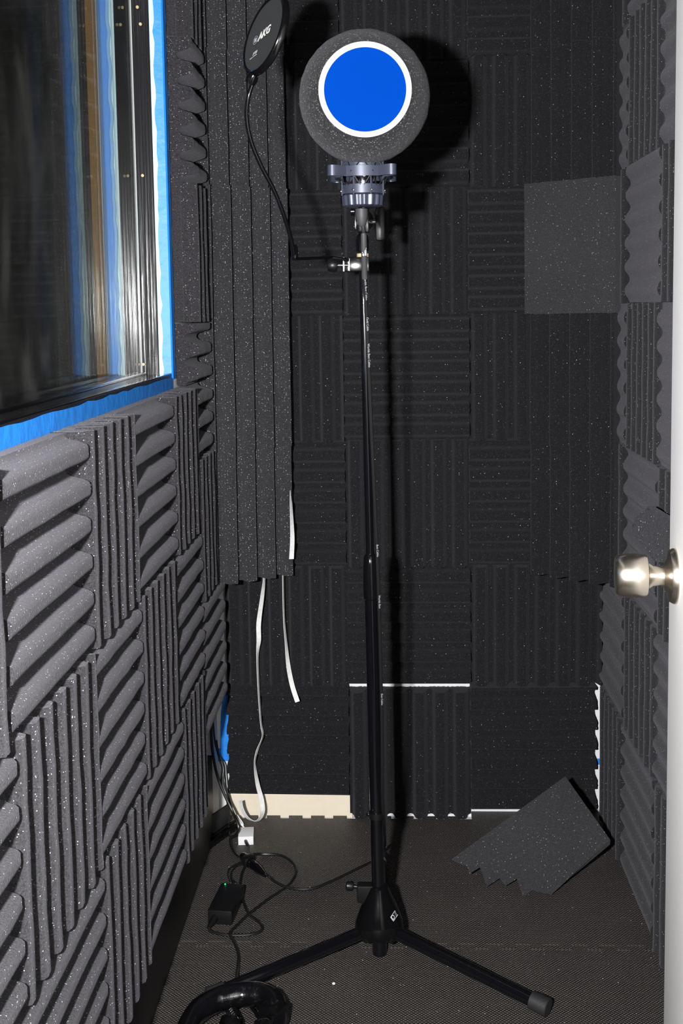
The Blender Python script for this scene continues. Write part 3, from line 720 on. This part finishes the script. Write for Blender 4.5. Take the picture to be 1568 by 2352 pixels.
# white controller box with leads
cb = thing('controller_box', onZ(562, 1930, 0), 'small white plastic controller box on the mat by the corner cords', 'controller box')
a0, a1 = onZ(547, 1942, .001), onZ(582, 1942, .001); b1 = onZ(580, 1903, .022); 
ux = (a1-a0).normalized(); Lx = (a1-a0).length
m = Matrix((ux, Vector((-ux.y, ux.x, 0)), Vector((0, 0, 1)))).transposed().to_4x4() @ Matrix.Rotation(.08, 4, 'Z'); m.translation = Vector((a0.x, a0.y, .0012))
finish('case', B((0, 0, 0), (Lx, .052, .021), .0015, m), M_white, cb)
finish('power_plug', T([m @ Vector((.018, .001, .010)), m @ Vector((.020, -.012, .011)), m @ Vector((.026, -.03, .010))], [.0042, .004, .0022], 10), M_black, cb)
cord('controller_lead', 'black lead from the white box into the plug bundle', [m @ Vector((.025, -.029, .010))] + fl((570, 1958, .012), (575, 1975, .018), (580, 1985, .014)), r=.0022)
bm = bmesh.new()
for k in range(3): tube(bm, spline([m @ Vector((.008+.007*k, .052, .012)), onY(558-3*k, 1893, -.08), onY(550-4*k, 1880, -.07), onY(545-2*k, 1872, -.06)], 6), .0014, 6)
finish('white_lead', bm, M_white, cb)

# LED strip ribbons
def ribbon(name, label, pts, width, group=None, th=.0010):
    """pts = [(x,y,Y, twist 0..1)]"""
    P = spline([onY(p[0], p[1], p[2]) for p in pts], 6); tw = []
    for i in range(len(pts)-1):
        for k in range(6): tw.append(pts[i][3] + (pts[i+1][3]-pts[i][3])*k/6)
    tw.append(pts[-1][3]); bm = bmesh.new(); rg = []
    for i, p in enumerate(P):
        t = (P[min(i+1, len(P)-1)]-P[max(i-1, 0)]).normalized()
        f_ = Vector((0, -1, 0)); f_ = (f_ - t*f_.dot(t)).normalized(); s_ = t.cross(f_)
        a = math.acos(max(-1, min(1, tw[i]))); w1 = s_*math.cos(a) + f_*math.sin(a); n1 = t.cross(w1)
        rg.append([bm.verts.new(p + w1*width/2*u + n1*th/2*v) for u, v in ((-1, -1), (1, -1), (1, 1), (-1, 1))])
    for A, C in zip(rg, rg[1:]):
        for k in range(4): bm.faces.new((A[k], A[(k+1) % 4], C[(k+1) % 4], C[k]))
    bm.faces.new(rg[0]); bm.faces.new(rg[-1][::-1])
    return tag(finish(name, bm, M_strip, angle=60), label, 'light strip', group)
ribbon('led_strip', 'longer white light strip hanging from the left corner panel down to the controller',
       [(607, 1300, -.03, .3), (606, 1335, -.03, .35), (602, 1370, -.03, .7), (594, 1430, -.03, .95), (594, 1470, -.03, .9), (591, 1510, -.03, .25), (594, 1590, -.03, .2), (599, 1660, -.03, .15), (603, 1690, -.03, .2), (590, 1725, -.03, .4), (585, 1755, -.03, .15),
        (591, 1800, -.035, .7), (600, 1835, -.04, .95), (603, 1862, -.05, .9), (596, 1880, -.07, .8), (583, 1886, -.08, .5), (566, 1876, -.08, .8), (555, 1856, -.07, .9), (552, 1838, -.06, .8)], .0115, 'white light strips')
ribbon('led_strip', 'shorter white light strip dangling loose beside the longer one',
       [(650, 1300, -.02, .2), (650, 1340, -.02, .15), (652, 1420, -.02, .2), (656, 1470, -.02, .3), (662, 1530, -.02, .8), (671, 1575, -.025, .95), (683, 1612, -.03, 1)], .0115, 'white light strips')
ribbon('led_strip', 'short white light strip showing at the left corner panel edge',
       [(668, 1100, -.045, .1), (668, 1150, -.060, .3), (670, 1200, -.072, .6), (671, 1240, -.074, .85), (669, 1284, -.070, .95)], .0115, 'white light strips')

# tape and primer patches in the far left corner, on the back wall
def patch(name, pts, mat, label, cat, th=.0008, Y=WB):
    bm = bmesh.new(); P = [onY(x, y, Y) for x, y in pts]
    lo = [bm.verts.new((p.x, Y-.0001, p.z)) for p in P]; hi = [bm.verts.new((p.x, Y-th, p.z)) for p in P]
    bm.faces.new(lo); bm.faces.new(hi[::-1])
    for i in range(len(P)): bm.faces.new((lo[i], lo[(i+1) % len(P)], hi[(i+1) % len(P)], hi[i]))
    return tag(finish(name, bm, mat, smooth=False), label, cat)
patch('painters_tape', [(514, 1572), (540, 1572), (540, 1748), (505, 1748), (507, 1640)], M_tape, 'upright blue painters tape beside the bottom left back-wall tile', 'tape', .0010)
patch('painters_tape', [(470, 1680), (492, 1672), (492, 1718), (540, 1722), (540, 1747), (470, 1747)], M_tape, 'lower blue painters tape patch half hidden behind the corner cords', 'tape', .0016)
patch('painters_tape', [(1350, 1742), (1385, 1742), (1385, 1756), (1350, 1756)], M_tape, 'small blue painters tape scrap in the gap at the right back corner', 'tape', .0010)

# ------------------------------------------------------------------ headphones
hp = thing('headphones', onZ(540, 2340, 0), 'glossy black padded headphones lying on the mat at the front edge', 'headphones')
def fz_(px, py, z): return onZ(px, py, z)
band = spline([fz_(420, 2430, .026), fz_(426, 2372, .028), fz_(452, 2325, .032), fz_(500, 2296, .036), fz_(556, 2284, .038), fz_(606, 2288, .038), fz_(632, 2312, .036), fz_(628, 2360, .032), fz_(606, 2425, .028)], 8)
bm = bmesh.new(); N_ = len(band); rings = []
for i, p in enumerate(band):
    t = (band[min(i+1, N_-1)]-band[max(i-1, 0)]).normalized(); s_ = t.cross(Vector((0, 0, 1))).normalized(); u_ = s_.cross(t)
    k = i/(N_-1); wd = .0155 + .007*math.sin(k*PI) + .005*max(0, k-.6); th_ = .016 + .006*math.sin(k*PI); pf_ = 1 + .05*math.cos(k*PI*14)
    rings.append([bm.verts.new(p + s_*wd*math.cos(a)*pf_ + u_*th_*math.sin(a)) for a in [2*PI*j/16 for j in range(16)]])
for A, C in zip(rings, rings[1:]):
    for j in range(16): bm.faces.new((A[j], A[(j+1) % 16], C[(j+1) % 16], C[j]))
bm.faces.new(rings[0]); bm.faces.new(rings[-1][::-1])
finish('headband', bm, M_vinyl, hp)
# side plate on the right end and its slider
bm = bmesh.new(); q = fz_(628, 2320, .045); mq = Matrix.Translation(q) @ Matrix.Rotation(-.5, 4, 'Z')
box(bm, (-.022, -.02, -.03), (.020, .022, .010), .007, mq); finish('yoke', bm, M_gloss, hp)
for k, (px, py) in enumerate(((520, 2385), (610, 2395))):
    c = fz_(px, py, .028)
    e = finish('ear_cup', LA([(-.018, .0), (-.018, .030), (-.010, .038), (.006, .038), (.012, .034), (.012, 0)], c, (.9 if k else -.9, -.2, .25), 36), M_gloss, hp)
    finish('ear_pad', LA([(.0, .022)] + [(.008+.009*math.sin(a), .029+.009*math.cos(a)) for a in [PI*j/6-PI/2+PI/2 for j in range(7)]] + [(.0, .022)], c, (-.9 if k else .9, .2, -.25), 36), M_vinyl, e)
# coiled lead and cable loops inside the band
coil = []
ca, cb_ = fz_(520, 2300, .020), fz_(548, 2352, .018)
dd = (cb_-ca); s1, s2 = frame_of(dd)
for i in range(150):
    k = i/149; a = k*2*PI*12; coil.append(ca + dd*k + (s1*math.cos(a) + s2*math.sin(a))*.0085)
finish('coiled_lead', T(coil, .0019, 8), M_gloss, hp)
finish('lead', T(fl((495, 2330, .012), (515, 2305, .022), (545, 2298, .026), (575, 2312, .022), (600, 2350, .014)), .003, 8, 8), M_gloss, hp)
finish('inner_strap', T(fl((560, 2292, .030), (590, 2305, .034), (606, 2340, .030), (612, 2380, .022)), .0055, 10, 8), M_gloss, hp)
finish('inner_strap', T(fl((455, 2345, .018), (480, 2318, .020), (510, 2312, .020), (530, 2330, .018)), .005, 10, 8), M_vinyl, hp)

# ------------------------------------------------------------------ fallen foam piece
pts = [(1298, 1783), (1401, 1929), (1266, 2055), (1220, 2044), (1218, 2027), (1200, 2060), (1179, 1996), (1161, 2035), (1131, 1998), (1118, 2036), (1094, 1971), (1078, 2007), (1073, 1990), (1035, 1975)]
P0 = onZ(1200, 2060, .004); NR = Vector((-.12, -.70, .70)).normalized()
def onP(x, y): r = ray(x, y); t = (P0-CAM).dot(NR)/r.dot(NR); return CAM + r*t
FP = [onP(*p) for p in pts]
bm = bmesh.new()
f_ = [bm.verts.new(p) for p in FP]
bkk = []
for i, p in enumerate(FP):
    q = p - NR*(.030 if i < 3 or i == len(FP)-1 else .020)
    if i >= 3: q += (FP[0]-FP[13]).normalized()*.085 + NR*.0
    bkk.append(bm.verts.new(q if q.z > .003 else Vector((q.x, q.y, .003))))
bm.faces.new(f_); bm.faces.new(bkk[::-1])
for i in range(len(pts)): bm.faces.new((f_[i], f_[(i+1) % len(pts)], bkk[(i+1) % len(pts)], bkk[i]))
bmesh.ops.triangulate(bm, faces=[f for f in bm.faces if len(f.verts) > 4])
tag(finish('foam_offcut', bm, M_foamcut, smooth=False), 'torn charcoal foam piece with jagged teeth leaning on the right floor corner', 'foam offcut')
print('foam offcut corners', [tuple(round(c, 3) for c in FP[i]) for i in (0, 1, 2, 13)])
# small chunk behind the knob
pk = [(1447, 1212), (1462, 1192), (1466, 1180), (1484, 1163), (1512, 1180), (1570, 1212), (1570, 1300), (1500, 1290), (1482, 1258), (1452, 1232)]
P0 = onX(1500, 1220, .47); NR = Vector((-.75, -.66, .05)).normalized()
FP = [onP(*p) for p in pk]
bm = bmesh.new(); f_ = [bm.verts.new(p) for p in FP]; bkk = [bm.verts.new(p-NR*.020) for p in FP]
bm.faces.new(f_); bm.faces.new(bkk[::-1])
for i in range(len(pk)): bm.faces.new((f_[i], f_[(i+1) % len(pk)], bkk[(i+1) % len(pk)], bkk[i]))
r_ = bmesh.ops.bevel(bm, geom=[e for e in bm.edges if all(v in f_ for v in e.verts)], offset=.004, segments=2, affect='EDGES')
tag(finish('foam_offcut', bm, M_foamcut, angle=60), 'small tilted foam chunk stuck to the right wall above the door knob', 'foam offcut')
print('chunk', FP[0], FP[5])

# ------------------------------------------------------------------ door with knob
D0 = Vector((.333, -1.377, 0)); ang = math.atan2(.10, 1.0)
dv = Vector((-math.sin(ang)*1, -math.cos(ang), 0)); dn = Vector((-dv.y*-1, 0, 0))
dn = Vector((dv.y, -dv.x, 0));  dn = dn if dn.x < 0 else -dn     # face normal, pointing left into the booth
mD = Matrix((dv, dn, Vector((0, 0, 1)))).transposed().to_4x4(); mD.translation = D0
dr = thing('door_1', D0, 'white booth door standing open at the right edge', 'door'); del dr['category']; dr['kind'] = 'structure'
finish('slab', B((0, -.036, .008), (.76, 0, 2.04), .0015, mD), M_door, dr)
kz = .963
ko = mD @ Vector((.052, 0, kz))
kb = finish('door_knob', LA([(.014, .012), (.018, .0115), (.026, .0125), (.031, .016), (.033, .0235), (.036, .0255), (.045, .0262), (.058, .0255), (.066, .0235), (.0685, .021), (.070, .0)], ko, dn, 48), M_nickel, dr)
finish('rosette', LA([(0, .0), (0, .0325), (.003, .0325), (.0075, .030), (.010, .020), (.014, .0125), (.0145, 0)], ko, dn, 48), M_nickel, kb)
finish('latch_plate', B((-.0012, -.030, kz-.028), (.0004, -.006, kz+.028), .0003, mD), M_nickel, dr)

p_ = onZ(766, 2262, .0)
bm = bmesh.new(); bmesh.ops.create_icosphere(bm, subdivisions=2, radius=.0026, matrix=Matrix.Translation(p_ + Vector((0, 0, .0026))) @ Matrix.Diagonal((1.2, .9, .9, 1)))
tag(finish('bead', bm, M_white), 'tiny white bead on the mat in front of the tripod stand', 'bead')
# ------------------------------------------------------------------ light: the camera's flash, set left of the lens
fd = bpy.data.lights.new('camera_flash', 'AREA'); fd.shape = 'RECTANGLE'; fd.size = .055; fd.size_y = .035
fd.energy = 105; fd.color = (1.0, .985, 1.0)
fo = bpy.data.objects.new('camera_flash', fd); COL.objects.link(fo); fo.location = (-.206, -2.742, 1.305)
fo.rotation_euler = (Vector((.0, -.4, 1.05)) - fo.location).to_track_quat('-Z', 'Y').to_euler()
wd = bpy.data.worlds.new('world'); S.world = wd; wd.use_nodes = True
wd.node_tree.nodes['Background'].inputs[0].default_value = (.9, .95, 1, 1); wd.node_tree.nodes['Background'].inputs[1].default_value = .0006
vs = S.view_settings; vs.view_transform = 'Standard'; vs.look = 'None'; vs.gamma = 1; vs.use_curve_mapping = False; vs.exposure = 0
for o in S.objects:
    if '_w' in o: del o['_w']
